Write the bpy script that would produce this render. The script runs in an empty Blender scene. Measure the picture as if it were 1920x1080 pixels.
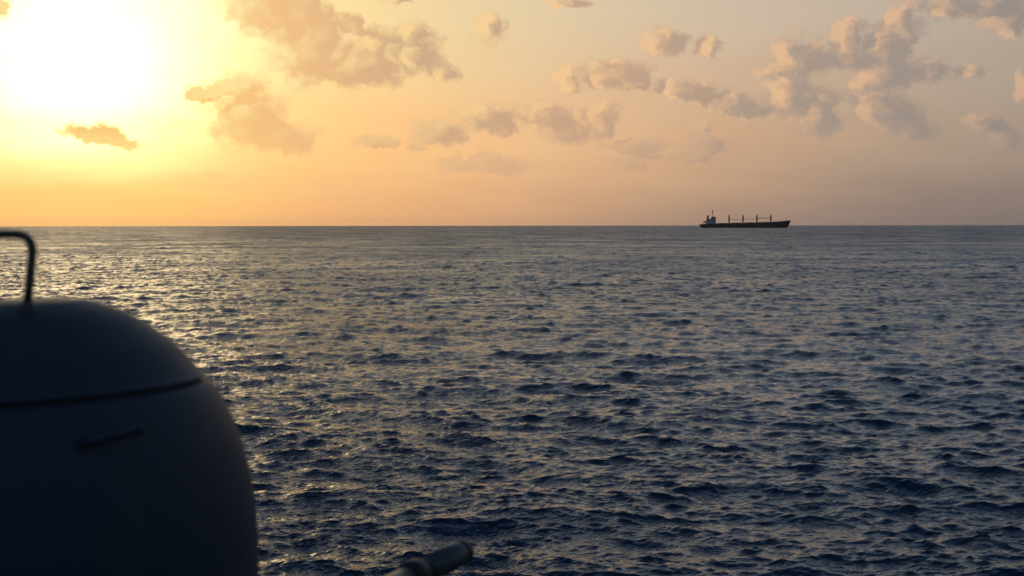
import bpy, bmesh, math, random
import numpy as np

# ------------------------------------------------------------------ camera
scene = bpy.context.scene
COL = scene.collection
R = math.radians
EYE = 9.0                      # eye height above the sea, metres
EARTH = 6.371e6
PITCH, ROLL = 2.605, 0.071
SUN_AZ, SUN_EL = -16.9, 5.9    # degrees, azimuth measured from +Y towards +X

cam_data = bpy.data.cameras.new('camera')
cam = bpy.data.objects.new('camera', cam_data)
COL.objects.link(cam)
scene.camera = cam
cam_data.sensor_width = 36.0
cam_data.lens = 50.0
cam_data.clip_start = 0.05
cam_data.clip_end = 60000.0
cam.location = (0, 0, EYE)
cam.rotation_euler = (R(90 - PITCH), R(0), 0)
cam.rotation_mode = 'XYZ'
from mathutils import Matrix, Vector
cam.matrix_world = (Matrix.Translation((0, 0, EYE)) @ Matrix.Rotation(R(90 - PITCH), 4, 'X')
                    @ Matrix.Rotation(R(-ROLL), 4, 'Z'))
cam_data.dof.use_dof = True
cam_data.dof.focus_distance = 1500.0
cam_data.dof.aperture_fstop = 2.8

scene.render.engine = 'CYCLES'
scene.view_settings.view_transform = 'Standard'
scene.view_settings.look = 'None'
scene.view_settings.exposure = 0.0
scene.view_settings.gamma = 1.0
scene.view_settings.use_curve_mapping = False
scene.cycles.use_denoising = True
scene.cycles.adaptive_threshold = 0.004
scene.cycles.denoiser = 'OPENIMAGEDENOISE'
scene.cycles.denoising_input_passes = 'RGB_ALBEDO_NORMAL'
scene.cycles.denoising_prefilter = 'ACCURATE'
scene.cycles.max_bounces = 5
scene.cycles.diffuse_bounces = 2
scene.cycles.glossy_bounces = 3
scene.cycles.transmission_bounces = 2
scene.cycles.sample_clamp_indirect = 6.0
scene.cycles.sample_clamp_direct = 12.0
scene.cycles.filter_width = 1.6


def lin(r, g, b, k=1.0):
    f = lambda c: c / 12.92 if c <= 0.04045 else ((c + 0.055) / 1.055) ** 2.4
    return (f(r / 255) * k, f(g / 255) * k, f(b / 255) * k, 1.0)


# ------------------------------------------------------------------ node helpers
class V:
    """a node socket with arithmetic"""
    def __init__(self, nt, sock):
        self.nt, self.s = nt, sock

    def _m(self, op, *others, clamp=False):
        n = self.nt.nodes.new('ShaderNodeMath')
        n.operation = op
        n.use_clamp = clamp
        put(self.nt, n.inputs[0], self)
        for i, o in enumerate(others):
            put(self.nt, n.inputs[i + 1], o)
        return V(self.nt, n.outputs[0])

    def __add__(self, o): return self._m('ADD', o)
    def __radd__(self, o): return self._m('ADD', o)
    def __sub__(self, o): return self._m('SUBTRACT', o)
    def __rsub__(self, o): return V.const(self.nt, o)._m('SUBTRACT', self)
    def __mul__(self, o): return self._m('MULTIPLY', o)
    def __rmul__(self, o): return self._m('MULTIPLY', o)
    def __truediv__(self, o): return self._m('DIVIDE', o)
    def clamp(self): return self._m('ADD', 0.0, clamp=True)
    def exp(self): return self._m('EXPONENT')
    def pow(self, p): return self._m('POWER', p)
    def max(self, o): return self._m('MAXIMUM', o)
    def min(self, o): return self._m('MINIMUM', o)

    def smooth(self, a, b, lo=0.0, hi=1.0):
        n = self.nt.nodes.new('ShaderNodeMapRange')
        n.interpolation_type = 'SMOOTHSTEP'
        put(self.nt, n.inputs[0], self)
        for i, v in enumerate((a, b, lo, hi)):
            n.inputs[i + 1].default_value = v
        return V(self.nt, n.outputs[0])

    @staticmethod
    def const(nt, v):
        n = nt.nodes.new('ShaderNodeValue')
        n.outputs[0].default_value = v
        return V(nt, n.outputs[0])


def put(nt, sock, val):
    if isinstance(val, V):
        nt.links.new(val.s, sock)
    else:
        sock.default_value = val


def vmath(nt, op, a, b=None, c=None, out=0):
    n = nt.nodes.new('ShaderNodeVectorMath')
    n.operation = op
    put(nt, n.inputs[0], a)
    if b is not None:
        put(nt, n.inputs[3] if op == 'SCALE' else n.inputs[1], b)
    if c is not None:
        put(nt, n.inputs[2], c)
    return V(nt, n.outputs[out])


def combine(nt, x, y, z):
    n = nt.nodes.new('ShaderNodeCombineXYZ')
    for i, v in enumerate((x, y, z)):
        put(nt, n.inputs[i], v)
    return V(nt, n.outputs[0])


def separate(nt, v):
    n = nt.nodes.new('ShaderNodeSeparateXYZ')
    put(nt, n.inputs[0], v)
    return [V(nt, n.outputs[i]) for i in range(3)]


def noise(nt, vec, scale, detail=2.0, rough=0.5, dist=0.0, dims='3D', out=0):
    n = nt.nodes.new('ShaderNodeTexNoise')
    n.noise_dimensions = dims
    put(nt, n.inputs['Vector'], vec)
    n.inputs['Scale'].default_value = scale
    n.inputs['Detail'].default_value = detail
    n.inputs['Roughness'].default_value = rough
    n.inputs['Distortion'].default_value = dist
    return V(nt, n.outputs[out])


def mix(nt, fac, a, b, blend='MIX'):
    n = nt.nodes.new('ShaderNodeMix')
    n.data_type = 'RGBA'
    n.blend_type = blend
    n.clamp_factor = True
    put(nt, n.inputs[0], fac)
    put(nt, n.inputs[6], a)
    put(nt, n.inputs[7], b)
    return V(nt, n.outputs[2])


def ramp(nt, fac, stops, top):
    """stops: (position in the unit of fac, colour); fac is divided by top"""
    n = nt.nodes.new('ShaderNodeValToRGB')
    el = n.color_ramp.elements
    while len(el) > 1:
        el.remove(el[-1])
    for i, (p, c) in enumerate(stops):
        e = el[0] if i == 0 else el.new(p / top)
        e.position = p / top
        e.color = c
    put(nt, n.inputs[0], fac * (1.0 / top))
    return V(nt, n.outputs[0])


# ------------------------------------------------------------------ sky (world)
def px_dir(x, y):
    """photo pixel -> (azimuth, elevation) in degrees of that bit of sky"""
    f = 2667.0
    xc, zc = (x - 960) / f, (540 - y) / f
    ro = R(ROLL)
    xc, zc = xc * math.cos(ro) + zc * math.sin(-ro), zc * math.cos(ro) + xc * math.sin(-ro)
    p = R(PITCH)
    yy = math.cos(p) + math.sin(p) * zc
    zz = -math.sin(p) + math.cos(p) * zc
    return math.degrees(math.atan2(xc, yy)), math.degrees(math.atan2(zz, math.hypot(xc, yy)))


DEG = math.degrees(1 / 2667.0)

# clouds of this evening: centre x, y, half width, half height, tilt (degrees, clockwise), in photo pixels
CLOUDS = [
    # big bank near the sun
    (505, 10, 95, 70, 40), (575, 85, 70, 85, 30), (655, 128, 95, 38, 5), (600, 55, 45, 60, 20), (560, 20, 70, 45, 0),
    (690, 110, 70, 40, 20),
    # cream tatters and the grey wedge beside it
    (650, 40, 45, 22, 45), (705, 68, 42, 22, 20), (770, 62, 48, 26, -20), (778, 100, 62, 42, 20), (825, 132, 45, 20, 25),
    # bank under the glow
    (440, 165, 75, 20, -8), (470, 212, 78, 72, 20), (505, 246, 92, 44, 5), (530, 258, 60, 32, 20),
    (380, 175, 32, 18, 10),
    # small dark cloud in front of the glow
    (178, 254, 72, 16, 16), (238, 270, 28, 13, 12), (195, 244, 28, 14, 5),
    # row right of centre
    (825, 247, 58, 28, 6), (915, 215, 60, 32, 10), (945, 238, 40, 18, 10), (1030, 218, 52, 38, 10), (1055, 242, 60, 28, 10),
    (1128, 222, 38, 40, -10), (705, 264, 42, 14, 5), (785, 276, 18, 11, 0),
    # ragged chain towards the grey cumulus
    (1066, 145, 26, 38, -5), (1155, 136, 75, 34, -2), (1190, 152, 45, 20, 10), (1245, 76, 46, 34, 20), (1330, 90, 26, 28, 0),
    (1285, 165, 70, 24, 8), (1365, 190, 72, 27, 10), (1405, 200, 42, 25, 5),
    # tall cumulus on the right
    (1495, 110, 72, 52, -10), (1480, 165, 48, 62, 0), (1530, 205, 56, 55, 5),
    (1590, 62, 36, 42, 0), (1600, 108, 50, 30, 0), (1690, 42, 40, 44, 15), (1660, 88, 52, 52, -30), (1655, 135, 70, 42, 0),
    (1655, 200, 70, 40, 5), (1700, 232, 62, 38, 20), (1745, 130, 40, 26, 15), (1815, 133, 30, 16, 0),
    # right edge
    (1790, 8, 72, 30, 12), (1888, 28, 58, 42, 20), (1850, 12, 55, 28, 10), (1916, 150, 14, 36, 0),
    (1848, 226, 40, 22, 10), (1885, 262, 40, 20, 15),
    # low grey scraps above the ship
    (1192, 275, 62, 18, 5), (1335, 270, 40, 19, 8), (1315, 236, 24, 14, 0), (1300, 294, 38, 12, 0), (1180, 308, 44, 13, 5),
    (1210, 292, 40, 10, 10),
    # faint low banks
    (450, 345, 160, 20, 6), (620, 362, 120, 15, 0), (920, 308, 100, 22, 0),
    # single puffs at the top
    (917, 50, 32, 34, -20), (1068, 4, 44, 13, 5), (745, -2, 34, 10, 0), (5, 12, 20, 26, 0),
]
# clouds beyond the frame of the photograph: same kind of sky, scattered over the rest of the low sky
_rng = random.Random(11)
CLOUDS_BEYOND = []
for _i in range(26):
    _az = _rng.choice([-1, 1]) * _rng.uniform(25, 175)
    _el = _rng.uniform(2.5, 9)
    for _j in range(2):
        CLOUDS_BEYOND.append((_az + _rng.uniform(-2, 2), _el + _rng.uniform(-.6, .6), _rng.uniform(1.2, 3.0), _rng.uniform(.7, 1.3), 0))


GLOW = (1.0, 0.74, 0.38)


def build_world():
    w = bpy.data.worlds.new('World')
    scene.world = w
    w.use_nodes = True
    w.cycles.sampling_method = 'MANUAL'
    w.cycles.sample_map_resolution = 512
    nt = w.node_tree
    for n in list(nt.nodes):
        if n.type == 'BACKGROUND':
            nt.nodes.remove(n)
    tc = nt.nodes.new('ShaderNodeTexCoord')
    d = vmath(nt, 'NORMALIZE', V(nt, tc.outputs['Generated']))
    x, y, z = separate(nt, d)
    el = z._m('ARCSINE') * 57.29578
    az = x._m('ARCTAN2', y) * 57.29578
    sd = (math.sin(R(SUN_AZ)) * math.cos(R(SUN_EL)), math.cos(R(SUN_AZ)) * math.cos(R(SUN_EL)), math.sin(R(SUN_EL)))
    th = vmath(nt, 'DOT_PRODUCT', d, sd, out=1).min(0.999999)._m('ARCCOSINE') * 57.29578   # angle from the sun

    # clear air
    sk = nt.nodes.new('ShaderNodeTexSky')
    sk.sky_type = 'NISHITA'
    sk.sun_disc = False
    sk.sun_elevation = R(SUN_EL)
    sk.sun_rotation = R(SUN_AZ)
    sk.air_density = 1.0
    sk.dust_density = 0.6
    sk.ozone_density = 3.5
    clear = vmath(nt, 'SCALE', V(nt, sk.outputs[0]), 0.15)

    # thin evening haze veil lying over the clear air: two layers
    hi = ramp(nt, th, [(0, lin(255, 236, 170)), (8, lin(255, 222, 148)), (12, lin(246, 212, 146)), (18, lin(229, 201, 156)),
                       (24, lin(214, 188, 157)), (34, lin(189, 171, 150)), (60, lin(126, 128, 126)), (180, lin(66, 76, 94))], 180)
    mid = ramp(nt, th, [(0, lin(255, 222, 126)), (8, lin(253, 203, 124)), (12, lin(250, 193, 126)), (18, lin(236, 186, 136)),
                        (25, lin(208, 166, 131)), (34, lin(173, 149, 130)), (60, lin(116, 113, 112)), (180, lin(62, 70, 86))], 180)
    lo = ramp(nt, th, [(0, lin(255, 200, 106)), (6, lin(254, 192, 110)), (10.5, lin(234, 172, 116)), (17.5, lin(211, 161, 122)),
                       (25, lin(168, 139, 121)), (31, lin(147, 126, 117)), (37, lin(128, 115, 110)), (70, lin(96, 95, 98)),
                       (180, lin(60, 67, 81))], 180)
    streak = noise(nt, combine(nt, az * 0.11, el * 0.55, 3.1), 1.0, 3, 0.55)
    el_s = el + (streak - 0.5) * 2.4
    veil = mix(nt, el_s.smooth(-0.3, 3.6), lo, mid)
    veil = mix(nt, el_s.smooth(3.0, 8.6), veil, hi)
    top = ramp(nt, th, [(0, lin(255, 226, 172)), (10, lin(246, 216, 168)), (18, lin(212, 204, 186)), (34, lin(170, 178, 184)),
                        (60, lin(124, 142, 160)), (180, lin(78, 96, 122))], 180)
    veil = mix(nt, el.smooth(8.5, 18.0), veil, top)
    amount = (el * el * (-1.0 / 1000)).exp() * 0.97
    sky = mix(nt, amount, clear, veil)

    # faint mottling of the veil
    mott = noise(nt, combine(nt, az * 0.30 + el * 0.12, el * 0.95, 7.7), 1.0, 5, 0.6).smooth(0.42, 0.78)
    sky = mix(nt, mott * 0.16 * el.smooth(0.5, 3.0), sky, hi)
    body = ramp(nt, th, [(0, lin(224, 172, 92)), (4, lin(234, 182, 104)), (6, lin(248, 194, 124)), (9, lin(232, 180, 129)), (13, lin(200, 164, 133)),
                         (20, lin(193, 158, 133)), (27, lin(164, 147, 135)), (34, lin(150, 139, 132)), (60, lin(104, 104, 108)),
                         (180, lin(58, 66, 80))], 180)
    lit = ramp(nt, th, [(0, lin(246, 200, 116)), (4, lin(252, 216, 138)), (7, lin(255, 232, 164)), (12, lin(252, 216, 150)), (20, lin(243, 198, 147)),
                        (30, lin(228, 183, 143)), (40, lin(204, 170, 142)), (70, lin(132, 124, 120)), (180, lin(70, 76, 90))], 180)
    low = el.smooth(0.8, 4.2) * 0.78 + 0.14
    # sun behind the veil: broad burnt-out glow, dimmed by the clouds in front and by the thick air low down
    gx = (th * th * (-1.0 / 20.0)).exp() * 2.0 + (th * (-1.0 / 4.4)).exp() * 0.36
    glow = gx * el_s.smooth(0.6, 5.0, 0.03, 1.0) * (streak * 0.7 + 0.65)

    items = []
    for (cx, cy, rx, ry, t) in CLOUDS:
        a_, e_ = px_dir(cx, cy)
        items.append((a_, e_ - ry * DEG * 0.22, rx * DEG, ry * DEG * 1.12, -t * 0.6))
    for (a_, e_, rx, ry, t) in CLOUDS_BEYOND:
        items.append((a_, e_, rx, ry, t))

    # inputs every sector group shares
    ins = [('az', az), ('el', el), ('low', low), ('glow', glow), ('sky', sky), ('body', body), ('lit', lit)]

    def field(g, u, v, its, detail):
        wob = noise(g, combine(g, u, v, 0.0), 1.7, 3, 0.55, dims='2D', out=1)
        wx, wy, _ = separate(g, wob)
        u2 = u + (wx - 0.5) * 0.8
        v2 = v + (wy - 0.5) * 0.55
        p = combine(g, u2, v2, 1.0)
        acc = None
        for (a_, e_, rx, ry, t) in its:
            c, s_ = math.cos(R(t)), math.sin(R(t))
            lx = vmath(g, 'DOT_PRODUCT', p, (c / rx, s_ / rx, -(c * a_ + s_ * e_) / rx), out=1)
            ly = vmath(g, 'DOT_PRODUCT', p, (-s_ / ry, c / ry, -(-s_ * a_ + c * e_) / ry), out=1)
            ly = (ly * -1.55).max(ly)             # flatter underneath
            l2 = ly._m('MULTIPLY_ADD', ly, lx * lx)
            acc = l2 if acc is None else acc._m('SMOOTH_MIN', l2, 0.25)
        n1 = noise(g, combine(g, u2, v2 * 1.3, 0.0), 1.0, detail, 0.58, dims='2D')
        return (1.0 - acc._m('SQRT')) * 1.0 + (n1 - 0.5) * 1.25 + 0.22

    def background(its):
        n = nt.nodes.new('ShaderNodeBackground')
        n.inputs[1].default_value = 1.0
        if not its:
            tot = vmath(nt, 'ADD', sky, vmath(nt, 'SCALE', GLOW, glow))
            nt.links.new(tot.s, n.inputs[0])
            return n.outputs[0]
        g = bpy.data.node_groups.new('cloud_sector', 'ShaderNodeTree')
        gi = g.nodes.new('NodeGroupInput')
        go = g.nodes.new('NodeGroupOutput')
        for nm, sk_ in ins:
            g.interface.new_socket(nm, in_out='INPUT', socket_type='NodeSocketFloat' if nm in ('az', 'el', 'low', 'glow') else 'NodeSocketColor')
        g.interface.new_socket('colour', in_out='OUTPUT', socket_type='NodeSocketColor')
        az_, el_, low_, glow_, sky_, body_, lit_ = [V(g, gi.outputs[i]) for i in range(7)]
        D = field(g, az_, el_, its, 7)
        # the same field a little nearer to the sun: where that is thinner, this side of the cloud faces the sun
        tow = vmath(g, 'NORMALIZE', combine(g, SUN_AZ - az_, (SUN_EL + 4.0) - el_, 0.0))
        tx, ty, _ = separate(g, tow)
        D2 = field(g, az_ + tx * 0.62, el_ + ty * 0.62, its, 3)
        alpha = D.smooth(0.0, 0.62)
        thick = D.smooth(0.10, 0.80)
        facing = (D.smooth(0.0, 0.75) - D2.smooth(0.0, 0.75)).max(0.0)
        lump = (D - D2).smooth(-0.45, 0.85)
        rim = (facing * 0.75 + lump * 0.50 + (1.0 - thick) * 0.25 - 0.08).clamp() * el_.smooth(2.6, 5.2, 0.30, 1.0)
        cloud = mix(g, rim, body_, lit_)
        dens = alpha * low_ * 0.90
        sky_c = mix(g, dens, sky_, cloud)
        g2 = glow_ * (1.0 - (dens * 1.30).min(1.0) * 0.99)
        tot = vmath(g, 'ADD', sky_c, vmath(g, 'SCALE', GLOW, g2))
        g.links.new(tot.s, go.inputs[0])
        gn = nt.nodes.new('ShaderNodeGroup')
        gn.node_tree = g
        for i, (nm, sk_) in enumerate(ins):
            nt.links.new(sk_.s, gn.inputs[i])
        nt.links.new(gn.outputs[0], n.inputs[0])
        return n.outputs[0]

    def switch(fac, a_, b_):
        m = nt.nodes.new('ShaderNodeMixShader')
        put(nt, m.inputs[0], fac)
        nt.links.new(a_, m.inputs[1])
        nt.links.new(b_, m.inputs[2])
        return m.outputs[0]

    # the low sky all round, sector by sector (each holds the clouds that reach into it), and the clear dome above
    edges = [-180, -130, -80, -24, -14.5, -9.5, -4, 2, 6.5, 11, 15, 24, 80, 130, 180]
    secs = []
    for a0, a1 in zip(edges, edges[1:]):
        its = [i for i in items if i[0] + max(i[2], i[3]) * 1.7 + .8 > a0 and i[0] - max(i[2], i[3]) * 1.7 - .8 < a1]
        secs.append(background(its))

    def tree(lo_i, hi_i):
        if hi_i - lo_i == 1:
            return secs[lo_i]
        m = (lo_i + hi_i) // 2
        return switch(az._m('GREATER_THAN', edges[m]), tree(lo_i, m), tree(m, hi_i))
    band = el._m('GREATER_THAN', 0.6) * el._m('LESS_THAN', 13.0)
    out = switch(band, background([]), tree(0, len(secs)))
    nt.links.new(out, nt.nodes['World Output'].inputs[0])


build_world()

# ------------------------------------------------------------------ sun, veiled by thin cloud
sun_data = bpy.data.lights.new('sun', 'SUN')
sun_data.energy = 0.05
sun_data.angle = R(12)
sun_data.color = (1.0, 0.70, 0.40)
sun = bpy.data.objects.new('sun', sun_data)
COL.objects.link(sun)
sdir = Vector((math.sin(R(SUN_AZ)) * math.cos(R(SUN_EL)), math.cos(R(SUN_AZ)) * math.cos(R(SUN_EL)), math.sin(R(SUN_EL))))
sun.rotation_euler = sdir.to_track_quat('Z', 'Y').to_euler()
sun.location = sdir * 60


# ------------------------------------------------------------------ object helpers
def tag(o, label=None, category=None, group=None, kind=None):
    if label: o['label'] = label
    if category: o['category'] = category
    if group: o['group'] = group
    if kind: o['kind'] = kind
    return o


def empty(name, loc=(0, 0, 0), rz=0.0):
    o = bpy.data.objects.new(name, None)
    COL.objects.link(o)
    o.location = loc
    o.rotation_euler = (0, 0, rz)
    o.empty_display_size = 0.2
    return o


def link_bm(name, bm, mat, parent=None, smooth=False):
    bmesh.ops.recalc_face_normals(bm, faces=bm.faces)
    me = bpy.data.meshes.new(name)
    bm.to_mesh(me)
    bm.free()
    me.materials.append(mat)
    if smooth:
        me.polygons.foreach_set('use_smooth', [True] * len(me.polygons))
    o = bpy.data.objects.new(name, me)
    COL.objects.link(o)
    if parent:
        o.parent = parent
    return o


def box(bm, x0, x1, y0, y1, z0, z1):
    vs = [bm.verts.new((x, y, z)) for z in (z0, z1) for (x, y) in ((x0, y0), (x1, y0), (x1, y1), (x0, y1))]
    for f in ((0, 3, 2, 1), (4, 5, 6, 7), (0, 1, 5, 4), (1, 2, 6, 5), (2, 3, 7, 6), (3, 0, 4, 7)):
        bm.faces.new([vs[i] for i in f])
    return vs


def tube(bm, pts, radii, seg=12, cap=True):
    """swept tube through pts"""
    pts = [Vector(p) for p in pts]
    if not hasattr(radii, '__len__'):
        radii = [radii] * len(pts)
    rings = []
    up = Vector((0.123, 0.07, 1)).normalized()
    for i, p in enumerate(pts):
        a = pts[max(i - 1, 0)]
        b = pts[min(i + 1, len(pts) - 1)]
        t = (b - a).normalized() if (b - a).length > 1e-9 else Vector((0, 0, 1))
        u = up if abs(t.dot(up)) < 0.95 else Vector((1, 0.1, 0))
        s = t.cross(u).normalized()
        n = s.cross(t).normalized()
        rings.append([bm.verts.new(p + (s * math.cos(2 * math.pi * k / seg) + n * math.sin(2 * math.pi * k / seg)) * radii[i])
                      for k in range(seg)])
    for r0, r1 in zip(rings, rings[1:]):
        for k in range(seg):
            bm.faces.new((r0[k], r0[(k + 1) % seg], r1[(k + 1) % seg], r1[k]))
    if cap:
        bm.faces.new(rings[0][::-1])
        bm.faces.new(rings[-1])
    return rings


def paint(name, col, rough=0.5, var=0.18, scale=3.0, metallic=0.0, dirt=None, spec=0.5):
    m = bpy.data.materials.new(name)
    m.use_nodes = True
    nt = m.node_tree
    b = nt.nodes['Principled BSDF']
    tc = nt.nodes.new('ShaderNodeTexCoord')
    p = V(nt, tc.outputs['Object'])
    n = noise(nt, p, scale, 5, 0.6)
    k = (n - 0.5) * (2 * var) + 1.0
    c = vmath(nt, 'SCALE', (col[0], col[1], col[2]), k)
    if dirt:
        st = noise(nt, vmath(nt, 'MULTIPLY', p, (1.0, 1.0, 0.15)), scale * 2.2, 4, 0.65)
        c = mix(nt, st.smooth(0.52, 0.75) * 0.6, c, (*dirt, 1))
    nt.links.new(c.s, b.inputs['Base Color'])
    rr = n * 0.2 + (rough - 0.1)
    nt.links.new(rr.s, b.inputs['Roughness'])
    b.inputs['Metallic'].default_value = metallic
    b.inputs['Specular IOR Level'].default_value = spec
    return m


# ------------------------------------------------------------------ sea
def water_material():
    m = bpy.data.materials.new('sea_water')
    m.use_nodes = True
    nt = m.node_tree
    b = nt.nodes['Principled BSDF']
    b.inputs['Base Color'].default_value = (0.008, 0.022, 0.044, 1)
    b.inputs['IOR'].default_value = 1.333
    g = nt.nodes.new('ShaderNodeNewGeometry')
    P = V(nt, g.outputs['Position'])
    # ripples too small for the mesh: slopes of a height field of wind ripples, by finite differences
    wd = R(100)

    def height(pv):
        rot = nt.nodes.new('ShaderNodeMapping')
        put(nt, rot.inputs[0], pv)
        rot.inputs['Rotation'].default_value = (0, 0, R(-12))
        q = vmath(nt, 'MULTIPLY', V(nt, rot.outputs[0]), (0.62, 1.0, 1.0))
        a = noise(nt, q, 2.6, 3, 0.58, dims='2D')
        c = noise(nt, vmath(nt, 'ADD', q, (31.7, 12.3, 0)), 9.0, 2, 0.5, dims='2D')
        return a * 0.090 + c * 0.026
    e = 0.02
    h0 = height(P)
    hx = height(vmath(nt, 'ADD', P, (e, 0, 0)))
    hy = height(vmath(nt, 'ADD', P, (0, e, 0)))
    # waves finer than the mesh can carry, which is more of them the farther out: blunt the ripples, widen the gloss
    at = nt.nodes.new('ShaderNodeAttribute')
    at.attribute_name = 'unresolved'
    un = V(nt, at.outputs['Fac'])
    gust = noise(nt, vmath(nt, 'MULTIPLY', P, (0.8, 1.0, 1.0)), 0.022, 5, 0.70, dims='2D').smooth(0.34, 0.66, -1.0, 1.0)
    nt.links.new((un * 0.36 + 0.06 + gust * (un * 0.09 + 0.015)).s, b.inputs['Roughness'])
    patch = noise(nt, P, 0.035, 3, 0.55, dims='2D').smooth(0.3, 0.7, 0.75, 1.25) * (1.0 - un * 0.4) * (gust * 0.25 + 1.2)
    sx = (h0 - hx) * (1 / e) * patch
    sy = (h0 - hy) * (1 / e) * patch
    nrm = vmath(nt, 'NORMALIZE', vmath(nt, 'ADD', V(nt, g.outputs['Normal']), combine(nt, sx, sy, 0.0)))
    nt.links.new(nrm.s, b.inputs['Normal'])
    return m


def ocean_tile(L, N, lmin, lmax, seed, wind, Lp, spread):
    rng = np.random.default_rng(seed)
    k1 = 2 * np.pi * np.fft.fftfreq(N, d=L / N)
    kx, ky = np.meshgrid(k1, k1, indexing='xy')
    k = np.hypot(kx, ky)
    k[0, 0] = 1e-9
    P = np.exp(-1 / (k * Lp) ** 2) / k ** 4
    c = (kx * math.cos(wind) + ky * math.sin(wind)) / k
    if L > 200:
        P *= k ** 1.5                      # low swell: flatter, shorter-crested
    P *= np.where(c > 0, np.abs(c) ** spread, 0.08 * np.abs(c) ** spread) + 0.05
    P[(k < 2 * np.pi / lmax) | (k >= 2 * np.pi / lmin)] = 0
    dk = 2 * np.pi / L
    h = (rng.normal(size=(N, N)) + 1j * rng.normal(size=(N, N))) * np.sqrt(P) * dk
    H = np.real(np.fft.ifft2(h)) * N * N
    DX = np.real(np.fft.ifft2(1j * kx / k * h)) * N * N
    DY = np.real(np.fft.ifft2(1j * ky / k * h)) * N * N
    return H, DX, DY


def bilinear(T, u, v):
    N = T.shape[0]
    iu = np.floor(u).astype(np.int64)
    iv = np.floor(v).astype(np.int64)
    fu = (u - iu).astype(np.float32)
    fv = (v - iv).astype(np.float32)
    a, b, c, d = iu % N, (iu + 1) % N, iv % N, (iv + 1) % N
    return (T[c, a] * (1 - fu) + T[c, b] * fu) * (1 - fv) + (T[d, a] * (1 - fu) + T[d, b] * fu) * fv


def build_sea():
    WIND = R(-98)          # waves run towards the viewer, a little from the right
    HS = 0.41
    LP = 0.95
    specs = [(431.0, 256, 14.0, 95.0, 5, R(14)), (113.0, 512, 2.2, 14.0, 6, 0.0), (29.3, 512, 0.20, 2.2, 7, R(31))]
    gain = [1.0, 0.98, 1.75]
    tiles = []
    var = 0
    for L, N, l0, l1, sd, rot in specs:
        t = [a.astype(np.float32) for a in ocean_tile(L, N, l0, l1, sd, WIND - rot, 1.5 if L > 50 else LP, 1.0 if L > 200 else 3.4)]
        tiles.append(t)
        var += float(t[0].var())
    amp = HS / 4 / math.sqrt(var)
    gain[0] = 0.06 / (amp * float(tiles[0][0].std()))      # low swell under the chop
    # columns: fine across the view, coarse round the rest of the circle
    fine = np.linspace(R(-22.5), R(22.5), 820)
    side = R(22.5) + (np.linspace(0, 1, 26)[1:] ** 1.7) * (math.pi - R(22.5))
    ang = np.concatenate([-side[::-1], fine, side])
    # rows: dense near, then by the metre, then growing
    rows = [2.0, 6, 12, 18, 23, 27]
    r = 30.0
    while r < 13800:
        rows.append(r)
        if r < 115:
            dr = 0.49 * r * r / (EYE * 1422)
        elif r < 330:
            dr = 0.46 + (r - 115) / 215 * 0.35
        elif r < 900:
            dr = 0.8 + (r - 330) / 570 * 2.2
        else:
            dr = 3.0 * (r / 900) ** 1.9
        r += dr
    rows = np.array(rows)
    A, RR = np.meshgrid(ang, rows)
    X = RR * np.sin(A)
    Y = RR * np.cos(A)
    Z = -(RR ** 2) / (2 * EARTH)
    dx = np.zeros_like(X)
    dy = np.zeros_like(X)
    chop = 1.0
    fades = [np.ones_like(RR), 1 - 0.5 * np.clip((RR - 1500) / 4000, 0, 1), 1 - np.clip((RR - 800) / 3000, 0, 1) * 0.6]
    for (L, N, l0, l1, sd, rot), (H, DX, DY), fd, gn in zip(specs, tiles, fades, gain):
        fd = fd * gn
        c, s = math.cos(rot), math.sin(rot)
        u = (X * c + Y * s) / L * N
        v = (-X * s + Y * c) / L * N
        a = bilinear(DX, u, v) * fd * (amp * chop)
        b = bilinear(DY, u, v) * fd * (amp * chop)
        Z += bilinear(H, u, v) * fd * amp
        dx += a * c - b * s
        dy += a * s + b * c
    X += dx
    Y += dy
    nr, nc = X.shape
    co = np.stack([X, Y, Z], -1).reshape(-1, 3).astype(np.float32)
    i = np.arange(nr - 1)[:, None] * nc + np.arange(nc - 1)[None, :]
    q = np.stack([i, i + 1, i + nc + 1, i + nc], -1).reshape(-1, 4).astype(np.int32)
    me = bpy.data.meshes.new('sea')
    me.vertices.add(len(co))
    me.vertices.foreach_set('co', co.ravel())
    me.loops.add(q.size)
    me.loops.foreach_set('vertex_index', q.ravel()[:])
    me.polygons.add(len(q))
    me.polygons.foreach_set('loop_start', np.arange(0, q.size, 4, dtype=np.int32))
    me.polygons.foreach_set('use_smooth', np.ones(len(q), dtype=bool))
    me.update(calc_edges=True)
    if me.polygons[len(q) // 2].normal.z < 0:
        me.flip_normals()
    att = me.attributes.new('unresolved', 'FLOAT', 'POINT')
    un = np.clip(np.log(np.maximum(RR, 1) / 90) / math.log(1200 / 90), 0, 1)
    att.data.foreach_set('value', un.ravel().astype(np.float32))
    me.materials.append(water_material())
    o = bpy.data.objects.new('sea', me)
    COL.objects.link(o)
    tag(o, 'open dark blue sea with wind chop reaching the horizon', 'sea', kind='structure')


build_sea()


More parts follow.
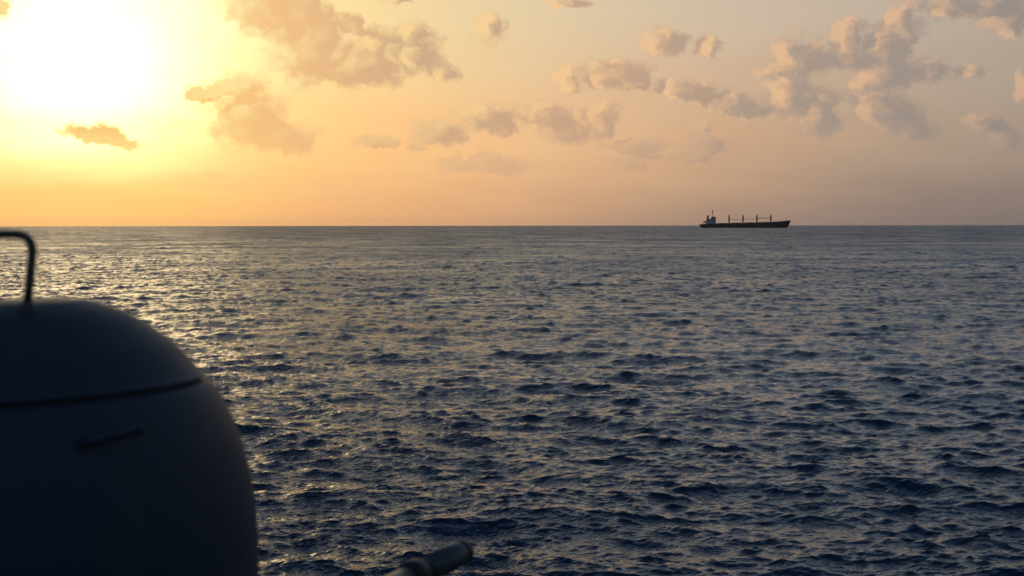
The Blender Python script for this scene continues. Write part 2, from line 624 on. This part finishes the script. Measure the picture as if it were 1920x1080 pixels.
# ------------------------------------------------------------------ the bulk carrier
def build_ship():
    f = 2667.0
    D = 2845.0
    MPP = D / f                       # metres per photo pixel at the ship
    az = math.atan((1396 - 960) / f)
    root = empty('bulk_carrier', ((1396 - 960) / f * D, D, -(D / math.cos(az)) ** 2 / (2 * EARTH)), -az)
    tag(root, 'dark bulk carrier with four deck cranes sailing on the horizon', 'cargo ship')
    hull_m = paint('hull_paint', (0.050, 0.028, 0.020), 0.55, 0.25, 0.15, dirt=(0.06, 0.022, 0.012))
    white = paint('ship_white_paint', (0.50, 0.47, 0.45), 0.55, 0.12, 0.2, dirt=(0.25, 0.16, 0.10))
    buff = paint('crane_paint', (0.085, 0.040, 0.018), 0.5, 0.15, 0.3)
    deckm = paint('deck_paint', (0.05, 0.022, 0.016), 0.7, 0.2, 0.3)
    dark = paint('dark_paint', (0.02, 0.02, 0.022), 0.5, 0.1, 0.3)
    glass = paint('bridge_glass', (0.012, 0.015, 0.02), 0.12, 0.1, 0.5)

    X = lambda zx: ((zx / 8 + 1280) - 1396) * MPP          # from the 8x detail of the photo
    Zz = lambda zy: (455 - zy) / 8 * MPP
    # hull: sections from stern to bow, each a row of (half breadth, height)
    st = [(258, 400, 8, .55), (268, 399, 11, .70), (300, 398, 13.5, .86), (360, 396, 15, .97), (460, 393, 16, 1), (700, 389, 16, 1),
          (900, 384, 16, 1), (1100, 379, 16, 1), (1300, 373, 16, .97), (1400, 370, 15, .9), (1470, 366, 12.5, .74), (1520, 361, 9.5, .5),
          (1560, 357, 6, .2), (1590, 354, 2.8, .03), (1606, 353, 0.35, .0)]
    bm = bmesh.new()
    rings = []
    for zx, zy, hb, k in st:
        top = Zz(zy)
        x = X(zx)
        ring = []
        for j, t in enumerate((0, .12, .35, .62, .86, 1.0)):
            z = -3 + (top + 3) * t
            w = hb * (k + (1 - k) * t ** 1.6)
            xr = x
            if zx > 1450:                      # raked bow
                xr = x - (1 - t) ** 1.0 * (zx - 1450) / 156 * 7.5
            if zx < 300:                       # stern counter
                xr = x + (1 - t) ** 2 * (300 - zx) / 42 * 6
            ring.append((xr, w, z))
        rings.append([bm.verts.new((p[0], -p[1], p[2])) for p in ring] + [bm.verts.new(p) for p in ring[::-1]])
    n = len(rings[0])
    for a, b in zip(rings, rings[1:]):
        for k in range(n - 1):
            bm.faces.new((a[k], a[k + 1], b[k + 1], b[k]))
        bm.faces.new((a[n - 1], a[0], b[0], b[n - 1]))
    bm.faces.new(rings[0])
    bm.faces.new(rings[-1][::-1])
    hull = link_bm('hull', bm, hull_m, root)
    # bulwark line and rubbing strake
    bm = bmesh.new()
    for s in (-1, 1):
        tube(bm, [(X(zx), s * (hb + .12), Zz(zy) - 1.6) for zx, zy, hb, k in st[3:11]], 0.22, 6)
    link_bm('strake', bm, deckm, hull)
    bm = bmesh.new()
    for s in (-1, 1):
        pts = [(X(zx), s * hb * .97, Zz(zy) + .0) for zx, zy, hb, k in st[9:]]
        for a, b in zip(pts, pts[1:]):
            vs = [bm.verts.new(p) for p in (a, b, (b[0], b[1], b[2] + 1.3), (a[0], a[1], a[2] + 1.3))]
            vi = [bm.verts.new((v.co.x, v.co.y - s * .25, v.co.z)) for v in vs]
            bm.faces.new(vs)
            bm.faces.new(vi[::-1])
            for q in range(4):
                bm.faces.new((vs[q], vi[q], vi[(q + 1) % 4], vs[(q + 1) % 4]))
    link_bm('bulwark', bm, hull_m, hull)
    zd = lambda zx: Zz(np.interp(zx, [s[0] for s in st], [s[1] for s in st]))
    # rails along the main deck
    bm = bmesh.new()
    for s in (-1, 1):
        for hgt in (0.55, 1.1):
            tube(bm, [(X(zx), s * 15.2, zd(zx) + hgt) for zx in range(380, 1400, 40)], 0.05, 4)
        for zx in range(380, 1400, 20):
            tube(bm, [(X(zx), s * 15.2, zd(zx)), (X(zx), s * 15.2, zd(zx) + 1.1)], 0.05, 4)
    link_bm('deck_rail', bm, dark, hull)
    # accommodation block
    z0 = zd(420)
    hs = 2.75
    house = None
    lv = [(348, 500, 13.5), (352, 500, 12.5), (395, 498, 11.5), (410, 497, 11.0)]
    for i, (xa, xb, hb) in enumerate(lv):
        bm = bmesh.new()
        box(bm, X(xa), X(xb), -hb, hb, z0 + i * hs + (0.003 if i else -.3), z0 + (i + 1) * hs)
        h = link_bm('deckhouse_tier', bm, white, root)
        if i:
            bm = bmesh.new()      # deck edge walkway
            box(bm, X(xa) - 1.2, X(xb) + .5, -hb - 1.3, hb + 1.3, z0 + i * hs - .12, z0 + i * hs + .13)
            link_bm('walkway', bm, white, h)
            for s in (-1, 1):
                bm = bmesh.new()
                for hg in (.5, 1.05):
                    tube(bm, [(X(xa) - 1, s * (hb + 1.2), z0 + i * hs + hg), (X(xb) + .4, s * (hb + 1.2), z0 + i * hs + hg)], .045, 4)
                for k in range(9):
                    xx = X(xa) - 1 + (X(xb) + 1.4 - X(xa)) * k / 8
                    tube(bm, [(xx, s * (hb + 1.2), z0 + i * hs), (xx, s * (hb + 1.2), z0 + i * hs + 1.05)], .045, 4)
                link_bm('railing', bm, white, h)
        bm = None
        for k in range(6):
            xx = X(xa) + (X(xb) - X(xa)) * (k + .7) / 6.4
            for s in (-1, 1):
                bm = bmesh.new()
                box(bm, xx - .32, xx + .32, s * hb - .06, s * hb + .06, z0 + i * hs + 1.1, z0 + i * hs + 1.9)
                link_bm('window', bm, glass, h)
    # wheelhouse with wings
    zb = z0 + 4 * hs
    bm = bmesh.new()
    box(bm, X(436), X(495), -10, 10, zb + .003, zb + 2.9)
    br = link_bm('wheelhouse', bm, white, root)
    bm = bmesh.new()
    box(bm, X(433), X(499), -16, 16, zb - .1, zb + .22)
    for s in (-1, 1):
        box(bm, X(460), X(498), s * 15.9 - .08, s * 15.9 + .08, zb + .22, zb + 1.3)
    link_bm('bridge_wing', bm, white, br)
    bm = bmesh.new()
    box(bm, X(434), X(499), -10.6, 10.6, zb + 2.9, zb + 3.2)
    link_bm('roof', bm, dark, br)
    for k in range(7):
        xx = X(440) + (X(492) - X(440)) * (k + .5) / 7
        for s in (-1, 1):
            bm = bmesh.new()
            box(bm, xx - .42, xx + .42, s * 10 - .06, s * 10 + .06, zb + 1.2, zb + 2.3)
            link_bm('pane', bm, glass, br)
    for k in range(9):
        yy = -9 + 18 * (k + .5) / 9
        bm = bmesh.new()
        box(bm, X(495) - .06, X(495) + .06, yy - .8, yy + .8, zb + 1.2, zb + 2.3)
        link_bm('pane', bm, glass, br)
    # radar mast
    zr = zb + 3.2
    ztop = Zz(182)
    bm = bmesh.new()
    tube(bm, [(X(449), 0, zr - .1), (X(449), 0, ztop)], [.62, .28], 8)
    mast = link_bm('radar_mast', bm, dark, root)
    for zz, w, nm in ((Zz(262), 3.6, 'yard'), (Zz(232), 2.2, 'yard'), (Zz(210), 1.6, 'radar_scanner')):
        bm = bmesh.new()
        if nm == 'yard':
            tube(bm, [(X(449), -w, zz), (X(449), w, zz)], .14, 6)
        else:
            box(bm, X(449) - 1.3, X(449) + 1.3, -w, w, zz - .2, zz + .25)
        link_bm(nm, bm, dark, mast)
    bm = bmesh.new()
    box(bm, X(449) - 1.1, X(449) + 1.1, -1.2, 1.2, Zz(222), Zz(200))
    link_bm('mast_platform', bm, dark, mast)
    # funnel
    bm = bmesh.new()
    zf = z0 + 2 * hs
    tube(bm, [(X(378), 0, zf - .2), (X(379), 0, zf + 3), (X(382), 0, Zz(268))], [2.6, 2.3, 1.7], 14)
    fun = link_bm('funnel', bm, dark, root, False)
    bm = bmesh.new()
    for s in (-.6, .6):
        tube(bm, [(X(382), s, Zz(268) - .3), (X(384), s, Zz(258))], .35, 8)
    link_bm('exhaust_pipe', bm, dark, fun)
    # free-fall lifeboat on the stern
    bm = bmesh.new()
    tube(bm, [(X(312), 0, zd(300) + 3.2), (X(322), 0, zd(300) + 3.9), (X(340), 0, zd(300) + 5.0), (X(352), 0, zd(300) + 5.6)], [.4, 1.3, 1.4, .6], 10)
    lb = link_bm('lifeboat', bm, paint('lifeboat_orange', (0.45, 0.10, 0.02), .5), root, True)
    bm = bmesh.new()
    for s in (-1.2, 1.2):
        tube(bm, [(X(306), s, zd(300) + 1.6), (X(354), s, zd(300) + 4.4)], .18, 6)
        tube(bm, [(X(318), s, zd(300) - .1), (X(318), s, zd(300) + 2.3)], .18, 6)
        tube(bm, [(X(345), s, zd(300) - .1), (X(345), s, zd(300) + 3.9)], .18, 6)
    link_bm('lifeboat_ramp', bm, dark, lb)
    # hatch covers between the cranes
    for a, b in ((525, 672), (722, 878), (930, 1084), (1134, 1290), (1340, 1440)):
        bm = bmesh.new()
        zc = zd((a + b) / 2)
        w = 9 if a < 1300 else 7.5
        box(bm, X(a), X(b), -w, w, zc - .3, zc + .5)
        h = link_bm('hatch_coaming', bm, deckm, root)
        nseg = 4
        for k in range(nseg):
            xa = X(a) + (X(b) - X(a)) * k / nseg + .06
            xb = X(a) + (X(b) - X(a)) * (k + 1) / nseg - .06
            bm = bmesh.new()
            box(bm, xa, xb, -w - .4, w + .4, zc + .503, zc + 1.0)
            link_bm('hatch_cover', bm, deckm, h)
    # four deck cranes: pedestal, slewing house, jib lying forward
    first = None
    spots = [(697, 1, 327), (903, 1, 323), (1107, 1, 311), (1313, -1, 300)]
    for i, (zx, dirn, zj) in enumerate(spots):
        zb0 = zd(zx)
        bm = bmesh.new()
        tube(bm, [(X(zx), 0, zb0 - .2), (X(zx), 0, zb0 + 4), (X(zx), 0, Zz(330))], [1.55, 1.35, 1.3], 12)
        cr = link_bm('deck_crane', bm, buff, root)
        bm = bmesh.new()
        xx = X(zx)
        t = Zz(262)
        b = Zz(332)
        vs = []
        for (px, py, pz) in ((-1.7, -1.8, b), (1.7, -1.8, b), (1.7, 1.8, b), (-1.7, 1.8, b), (-.9, -1.3, t), (1.35, -1.3, t), (1.35, 1.3, t), (-.9, 1.3, t)):
            vs.append(bm.verts.new((xx + px, py, pz)))
        for q in ((0, 3, 2, 1), (4, 5, 6, 7), (0, 1, 5, 4), (1, 2, 6, 5), (2, 3, 7, 6), (3, 0, 4, 7)):
            bm.faces.new([vs[k] for k in q])
        link_bm('crane_house', bm, buff, cr)
        if i < 3:
            x1 = X(spots[i + 1][0]) - 2.2
            zA, zB = Zz(zj + 3), Zz(zj - 1)
            bm = bmesh.new()
            for s in (-1, 1):
                tube(bm, [(xx + 1.6, s * 1.0, zA), ((xx + x1) / 2, s * .8, (zA + zB) / 2 + .15), (x1, s * .35, zB)], [.42, .42, .26], 6)
            for k in range(8):
                u = (k + .5) / 8
                tube(bm, [(xx + 1.6 + (x1 - xx - 1.6) * u, -(1 - .6 * u), zA + (zB - zA) * u), (xx + 1.6 + (x1 - xx - 1.6) * min(u + .07, 1), 1 - .6 * u, zA + (zB - zA) * u)], .14, 5)
            link_bm('jib', bm, buff, cr)
            bm = bmesh.new()
            tube(bm, [(xx + .9, 0, t - .2), (x1 - .2, 0, zB + .3)], .045, 4)
            link_bm('hoist_wire', bm, dark, cr)
        else:
            bm = bmesh.new()
            x1 = X(1118)
            for s in (-1, 1):
                tube(bm, [(xx - 1.6, s * 1.0, Zz(306)), (x1, s * .35, Zz(309))], [.34, .2], 6)
            link_bm('jib', bm, buff, cr)
    # foremast
    bm = bmesh.new()
    zf = zd(1548)
    tube(bm, [(X(1548), 0, zf - .1), (X(1548), 0, Zz(292))], [.38, .16], 8)
    fm = link_bm('foremast', bm, buff, root)
    bm = bmesh.new()
    tube(bm, [(X(1548), -1.2, Zz(312)), (X(1548), 1.2, Zz(312))], .12, 6)
    link_bm('yard', bm, buff, fm)
    # anchor windlass and mooring gear on the forecastle
    for s in (-1, 1):
        bm = bmesh.new()
        tube(bm, [(X(1500), s * 1.2, zd(1500) + .7), (X(1500), s * 4, zd(1500) + .7)], .7, 10)
        box(bm, X(1496), X(1504), s * 2.2 - .3, s * 2.2 + .3, zd(1500) - .1, zd(1500) + 1.2)
        link_bm('windlass', bm, dark, root)


build_ship()


# ------------------------------------------------------------------ own vessel: foredeck, below the frame
def build_own_deck():
    m = paint('deck_grey', (0.06, 0.065, 0.07), 0.7, 0.2, 1.5)
    bm = bmesh.new()
    out = [(-9, -12), (9, -12), (9, 4), (6.5, 7.4), (0, 8.6), (-6.5, 7.4), (-9, 4)]
    top = [bm.verts.new((x, y, DECK)) for x, y in out]
    low = [bm.verts.new((x * .86, y * .9 - .6, -1.5)) for x, y in out]
    bm.faces.new(top)
    bm.faces.new(low[::-1])
    for i in range(len(out)):
        j = (i + 1) % len(out)
        bm.faces.new((top[i], low[i], low[j], top[j]))
    o = link_bm('vessel_deck', bm, m)
    tag(o, 'grey foredeck of the vessel the picture is taken from', 'deck', kind='structure')


DECK = 6.35
build_own_deck()


# ------------------------------------------------------------------ domed housing in the foreground
def build_housing():
    f = 2667.0
    LEV = 418.7                        # photo row of eye level
    C = Vector((-1.394, 4.1))
    a, b, rot = 1.0, 0.65, R(55)
    W = math.sqrt((a * math.cos(rot)) ** 2 + (b * math.sin(rot)) ** 2)
    dep = (a * a - b * b) * math.sin(rot) * math.cos(rot) / W
    # right-hand outline in the photo
    outl = [(100, 558), (133, 559.5), (168, 563), (233, 587), (296, 628), (327, 653), (359, 691), (385, 719), (413, 761), (436, 813),
            (452, 865), (464, 921), (471, 976), (474, 1032), (475, 1090), (475, 1150)]
    prof = []
    for px, py in outl:
        k = (px - 960) / f
        s = (k * C.y - C.x) / (W - k * dep)
        dpt = C.y + dep * s
        prof.append((max(s, .03), EYE - (py - LEV) / f * dpt))
    # smooth resample
    zs = [p[1] for p in prof]
    ss = [p[0] for p in prof]
    t = np.linspace(0, len(prof) - 1, 61)
    def cr(arr):
        out = []
        arr = [2 * arr[0] - arr[1]] + list(arr) + [2 * arr[-1] - arr[-2]]
        for u in t:
            i = min(int(u), len(prof) - 2)
            x = u - i
            p0, p1, p2, p3 = arr[i:i + 4]
            out.append(.5 * (2 * p1 + (p2 - p0) * x + (2 * p0 - 5 * p1 + 4 * p2 - p3) * x * x + (3 * p1 - p0 - 3 * p2 + p3) * x ** 3))
        return out
    S, Zp = cr(ss), cr(zs)
    ks = 27                            # seam row
    SEG = 72

    def surf(s, ph, off=0.0):
        u = a * math.cos(ph)
        v = b * math.sin(ph)
        n = Vector((math.cos(ph) / a, math.sin(ph) / b)).normalized()
        u, v = u * s + n.x * off, v * s + n.y * off
        return Vector((u * math.cos(rot) - v * math.sin(rot), u * math.sin(rot) + v * math.cos(rot)))

    z_base = DECK
    root = empty('domed_housing', (C.x, C.y, z_base))
    tag(root, 'large dark rounded housing with a pipe handle on top, cut off at left', 'housing')
    shell = paint('housing_paint', (0.032, 0.041, 0.055), 0.50, 0.14, 2.2, dirt=(0.046, 0.050, 0.056), spec=0.16)
    black = paint('rubber_seal', (0.018, 0.018, 0.018), 0.6, 0.1, 5)
    steel = paint('handle_paint', (0.075, 0.055, 0.040), 0.45, 0.15, 8)

    def strip(name, rows, mat, parent, cap_top=False, cap_low=False):
        bm = bmesh.new()
        rings = []
        for s, z, off in rows:
            rings.append([bm.verts.new((*surf(s, 2 * math.pi * k / SEG, off), z - z_base)) for k in range(SEG)])
        for r0, r1 in zip(rings, rings[1:]):
            for k in range(SEG):
                bm.faces.new((r0[k], r0[(k + 1) % SEG], r1[(k + 1) % SEG], r1[k]))
        if cap_top: bm.faces.new(rings[0])
        if cap_low: bm.faces.new(rings[-1][::-1])
        return link_bm(name, bm, mat, parent, True)

    hood = [(0.001, Zp[0] + .002, 0)] + [(S[i], Zp[i], 0) for i in range(ks)] + [(S[ks] * .998, Zp[ks] + .011, 0), (S[ks], Zp[ks] + .0075, -.003)]
    strip('hood', hood + [(S[ks], Zp[ks] + .0065, -.03)], shell, root)
    strip('seal_groove', [(S[ks], Zp[ks] + .016, -.022), (S[ks], Zp[ks], -.018), (S[ks], Zp[ks] - .016, -.022)], black, root)
    body = [(S[ks], Zp[ks] - .0065, -.03), (S[ks], Zp[ks] - .0075, -.003), (S[ks] * 1.002, Zp[ks] - .011, 0)] + [(S[i], Zp[i], 0) for i in range(ks + 1, 61)]
    body += [(S[60] * .995, z_base + .5, 0), (S[60] * .97, z_base + .12, 0), (S[60] * 1.03, z_base + .1, 0), (S[60] * 1.03, z_base, 0)]
    strip('body', body, shell, root, cap_low=True)

    def surf_at(px, py, r0, r1):
        """point of the shell seen at a photo pixel, between two profile rows"""
        best = None
        for i in range(r0, r1):
            for k in range(360):
                q = surf(S[i], 2 * math.pi * k / 360)
                P = Vector((C.x + q.x, C.y + q.y, Zp[i]))
                n = surf(1, 2 * math.pi * k / 360, .01) - surf(1, 2 * math.pi * k / 360)
                if n.dot(Vector((P.x, P.y))) > 0: continue
                e = (960 + P.x / P.y * f - px) ** 2 + (LEV + (EYE - P.z) / P.y * f - py) ** 2
                if best is None or e < best[0]:
                    best = (e, P, Vector((n.x, n.y, 0)).normalized())
        return best[1], best[2]

    # pipe handle on top, built across the hood
    def on_top(px, py, dpt):
        return Vector(((px - 960) / f * dpt, dpt, EYE - (py - LEV) / f * dpt))
    o3 = Vector((C.x, C.y, z_base))
    foot, _ = surf_at(50, 577, 2, ks)
    d0 = foot.y
    foot = foot - o3
    b1 = on_top(60, 478, d0) - o3
    b2 = on_top(26, 438, d0) - o3
    L0 = Vector((foot.x - .32, foot.y + .05, foot.z - .02))
    L1 = Vector((L0.x - .012, L0.y, b1.z))
    L2 = Vector((L0.x + .065, L0.y, b2.z))

    def bend(p, q, r, n=6, k=.0):
        return [(p * (1 - t) * (1 - t) + q * 2 * t * (1 - t) + r * t * t) for t in [i / n for i in range(n + 1)]]
    corner_r = on_top(65, 437, d0) - o3
    corner_l = Vector((L0.x - .018, L0.y, b2.z))
    pts = [foot, foot.lerp(b1, .5)] + bend(b1, corner_r, b2) + bend(L2, corner_l, L1) + [L0.lerp(L1, .5), L0]
    bm = bmesh.new()
    tube(bm, pts, 0.0128, 14)
    h = link_bm('handle', bm, steel, root, True)
    for p in (foot, L0):
        bm = bmesh.new()
        tube(bm, [p + Vector((0, 0, -.03)), p + Vector((0, 0, .016)), p + Vector((0, 0, .018))], [.022, .022, .016], 16)
        link_bm('foot_flange', bm, steel, h, True)

    # small hinged grip plate on the side
    pa, na = surf_at(143, 826, ks + 1, 60)
    pb, nb = surf_at(258, 806, ks + 1, 60)
    bm = bmesh.new()
    N = 8
    prof2 = [(-.004, .014), (.024, .012), (.036, .005), (.037, -.002), (.030, -.007), (-.004, -.010)]
    rings = []
    for i in range(N + 1):
        u = i / N
        p = pa.lerp(pb, u) - o3
        n = na.lerp(nb, u).normalized()
        sc = 1.0 if 0 < i < N else .55
        rings.append([bm.verts.new(p + n * (o * sc) + Vector((0, 0, h_ * sc))) for o, h_ in prof2])
    for r0, r1 in zip(rings, rings[1:]):
        for k in range(len(prof2)):
            bm.faces.new((r0[k], r0[(k + 1) % 6], r1[(k + 1) % 6], r1[k]))
    bm.faces.new(rings[0][::-1])
    bm.faces.new(rings[-1])
    g = link_bm('grip_ledge', bm, shell, root, False)
    bm = bmesh.new()
    rings = []
    for i in range(N + 1):
        u = i / N
        p = pa.lerp(pb, u) - o3
        n = na.lerp(nb, u).normalized()
        rings.append([bm.verts.new(p + n * o + Vector((0, 0, h_))) for o, h_ in ((-.01, -.011), (.014, -.011), (.008, -.026), (-.01, -.026))])
    for r0, r1 in zip(rings, rings[1:]):
        for k in range(4):
            bm.faces.new((r0[k], r0[(k + 1) % 4], r1[(k + 1) % 4], r1[k]))
    bm.faces.new(rings[0][::-1])
    bm.faces.new(rings[-1])
    link_bm('rubber_strip', bm, black, g)


build_housing()


# ------------------------------------------------------------------ metal tube with collar at the bottom edge
def build_tube():
    f, LEV = 2667.0, 418.7
    d1 = 7.0
    end = Vector(((866 - 960) / f * d1, d1, EYE - (1040 - LEV) / f * d1))
    z = end.z
    d2 = (EYE - z) * f / (1086 - LEV)
    col = Vector(((772 - 960) / f * d2, d2, z))
    ax = (end - col).normalized()
    back = end - ax * 1.45
    base = Vector((back.x, back.y, DECK))
    root = empty('metal_tube', base)
    tag(root, 'short grey metal tube with a black collar jutting in at the bottom edge', 'metal tube')
    grey = paint('tube_paint', (0.052, 0.056, 0.054), 0.36, 0.12, 9, spec=.5)
    black = paint('collar_rubber', (0.008, 0.008, 0.008), 0.6, 0.1, 9)
    dkgrey = paint('end_shade_colour', (0.016, 0.018, 0.020), 0.5, 0.1, 9)  # darker grey that paints in the shade at the sleeve's end
    r = 0.064
    p = lambda s: end + ax * s - base
    bm = bmesh.new()
    tube(bm, [p(-.36), p(-.04), p(-.016), p(-.004), p(0)], [r, r, r * .99, r * .95, r * .88], 28)
    sl = link_bm('sleeve', bm, grey, root, True)
    bm = bmesh.new()
    tube(bm, [p(-.004), p(.002)], [r * .8, r * .76], 20)
    link_bm('end_plug', bm, black, sl, True)
    bm = bmesh.new()
    tube(bm, [p(-.062), p(-.058), p(-.012), p(-.002), p(.003)], [r * .9, r * 1.02, r * 1.02, r * .99, r * .86], 28)
    link_bm('end_shade_band', bm, dkgrey, sl, True)  # added band: the shade where the sleeve curves off, put in as colour
    bm = bmesh.new()
    L = (end - col).length
    tube(bm, [p(-L - .056), p(-L - .048), p(-L + .048), p(-L + .058)], [r * .9, r * 1.16, r * 1.16, r * .9], 28)
    link_bm('collar', bm, black, root, True)
    bm = bmesh.new()
    tube(bm, [p(-1.45), p(-L)], r * .88, 28)
    link_bm('barrel', bm, grey, root, True)
    bm = bmesh.new()
    q = back - base
    tube(bm, [Vector((0, 0, .02)), Vector((0, 0, q.z - .02))], .05, 16)
    link_bm('post', bm, grey, root, True)
    bm = bmesh.new()
    tube(bm, [q + Vector((0, 0, -.1)), q + Vector((0, 0, -.08)), q + Vector((0, 0, .06)), q + Vector((0, 0, .08))], [.05, .075, .075, .05], 16)
    link_bm('cradle', bm, grey, root, True)
    bm = bmesh.new()
    tube(bm, [Vector((0, 0, 0)), Vector((0, 0, .025))], .085, 20)
    link_bm('base_plate', bm, grey, root, True)


build_tube()


# ------------------------------------------------------------------ evening haze over the sea
def build_haze():
    bm = bmesh.new()
    box(bm, -14800, 14800, -14800, 14800, -36, 44)
    m = bpy.data.materials.new('haze_air')
    m.use_nodes = True
    nt = m.node_tree
    for n in list(nt.nodes):
        if n.type != 'OUTPUT_MATERIAL':
            nt.nodes.remove(n)
    v = nt.nodes.new('ShaderNodeVolumePrincipled')
    v.inputs['Color'].default_value = (0.95, 0.93, 0.92, 1)
    v.inputs['Density'].default_value = 1.6e-5
    v.inputs['Anisotropy'].default_value = 0.6
    out = [n for n in nt.nodes if n.type == 'OUTPUT_MATERIAL'][0]
    nt.links.new(v.outputs[0], out.inputs['Volume'])
    m.cycles.homogeneous_volume = True
    o = link_bm('haze', bm, m)
    tag(o, 'thin warm evening haze lying over the sea', 'haze', kind='stuff')


build_haze()
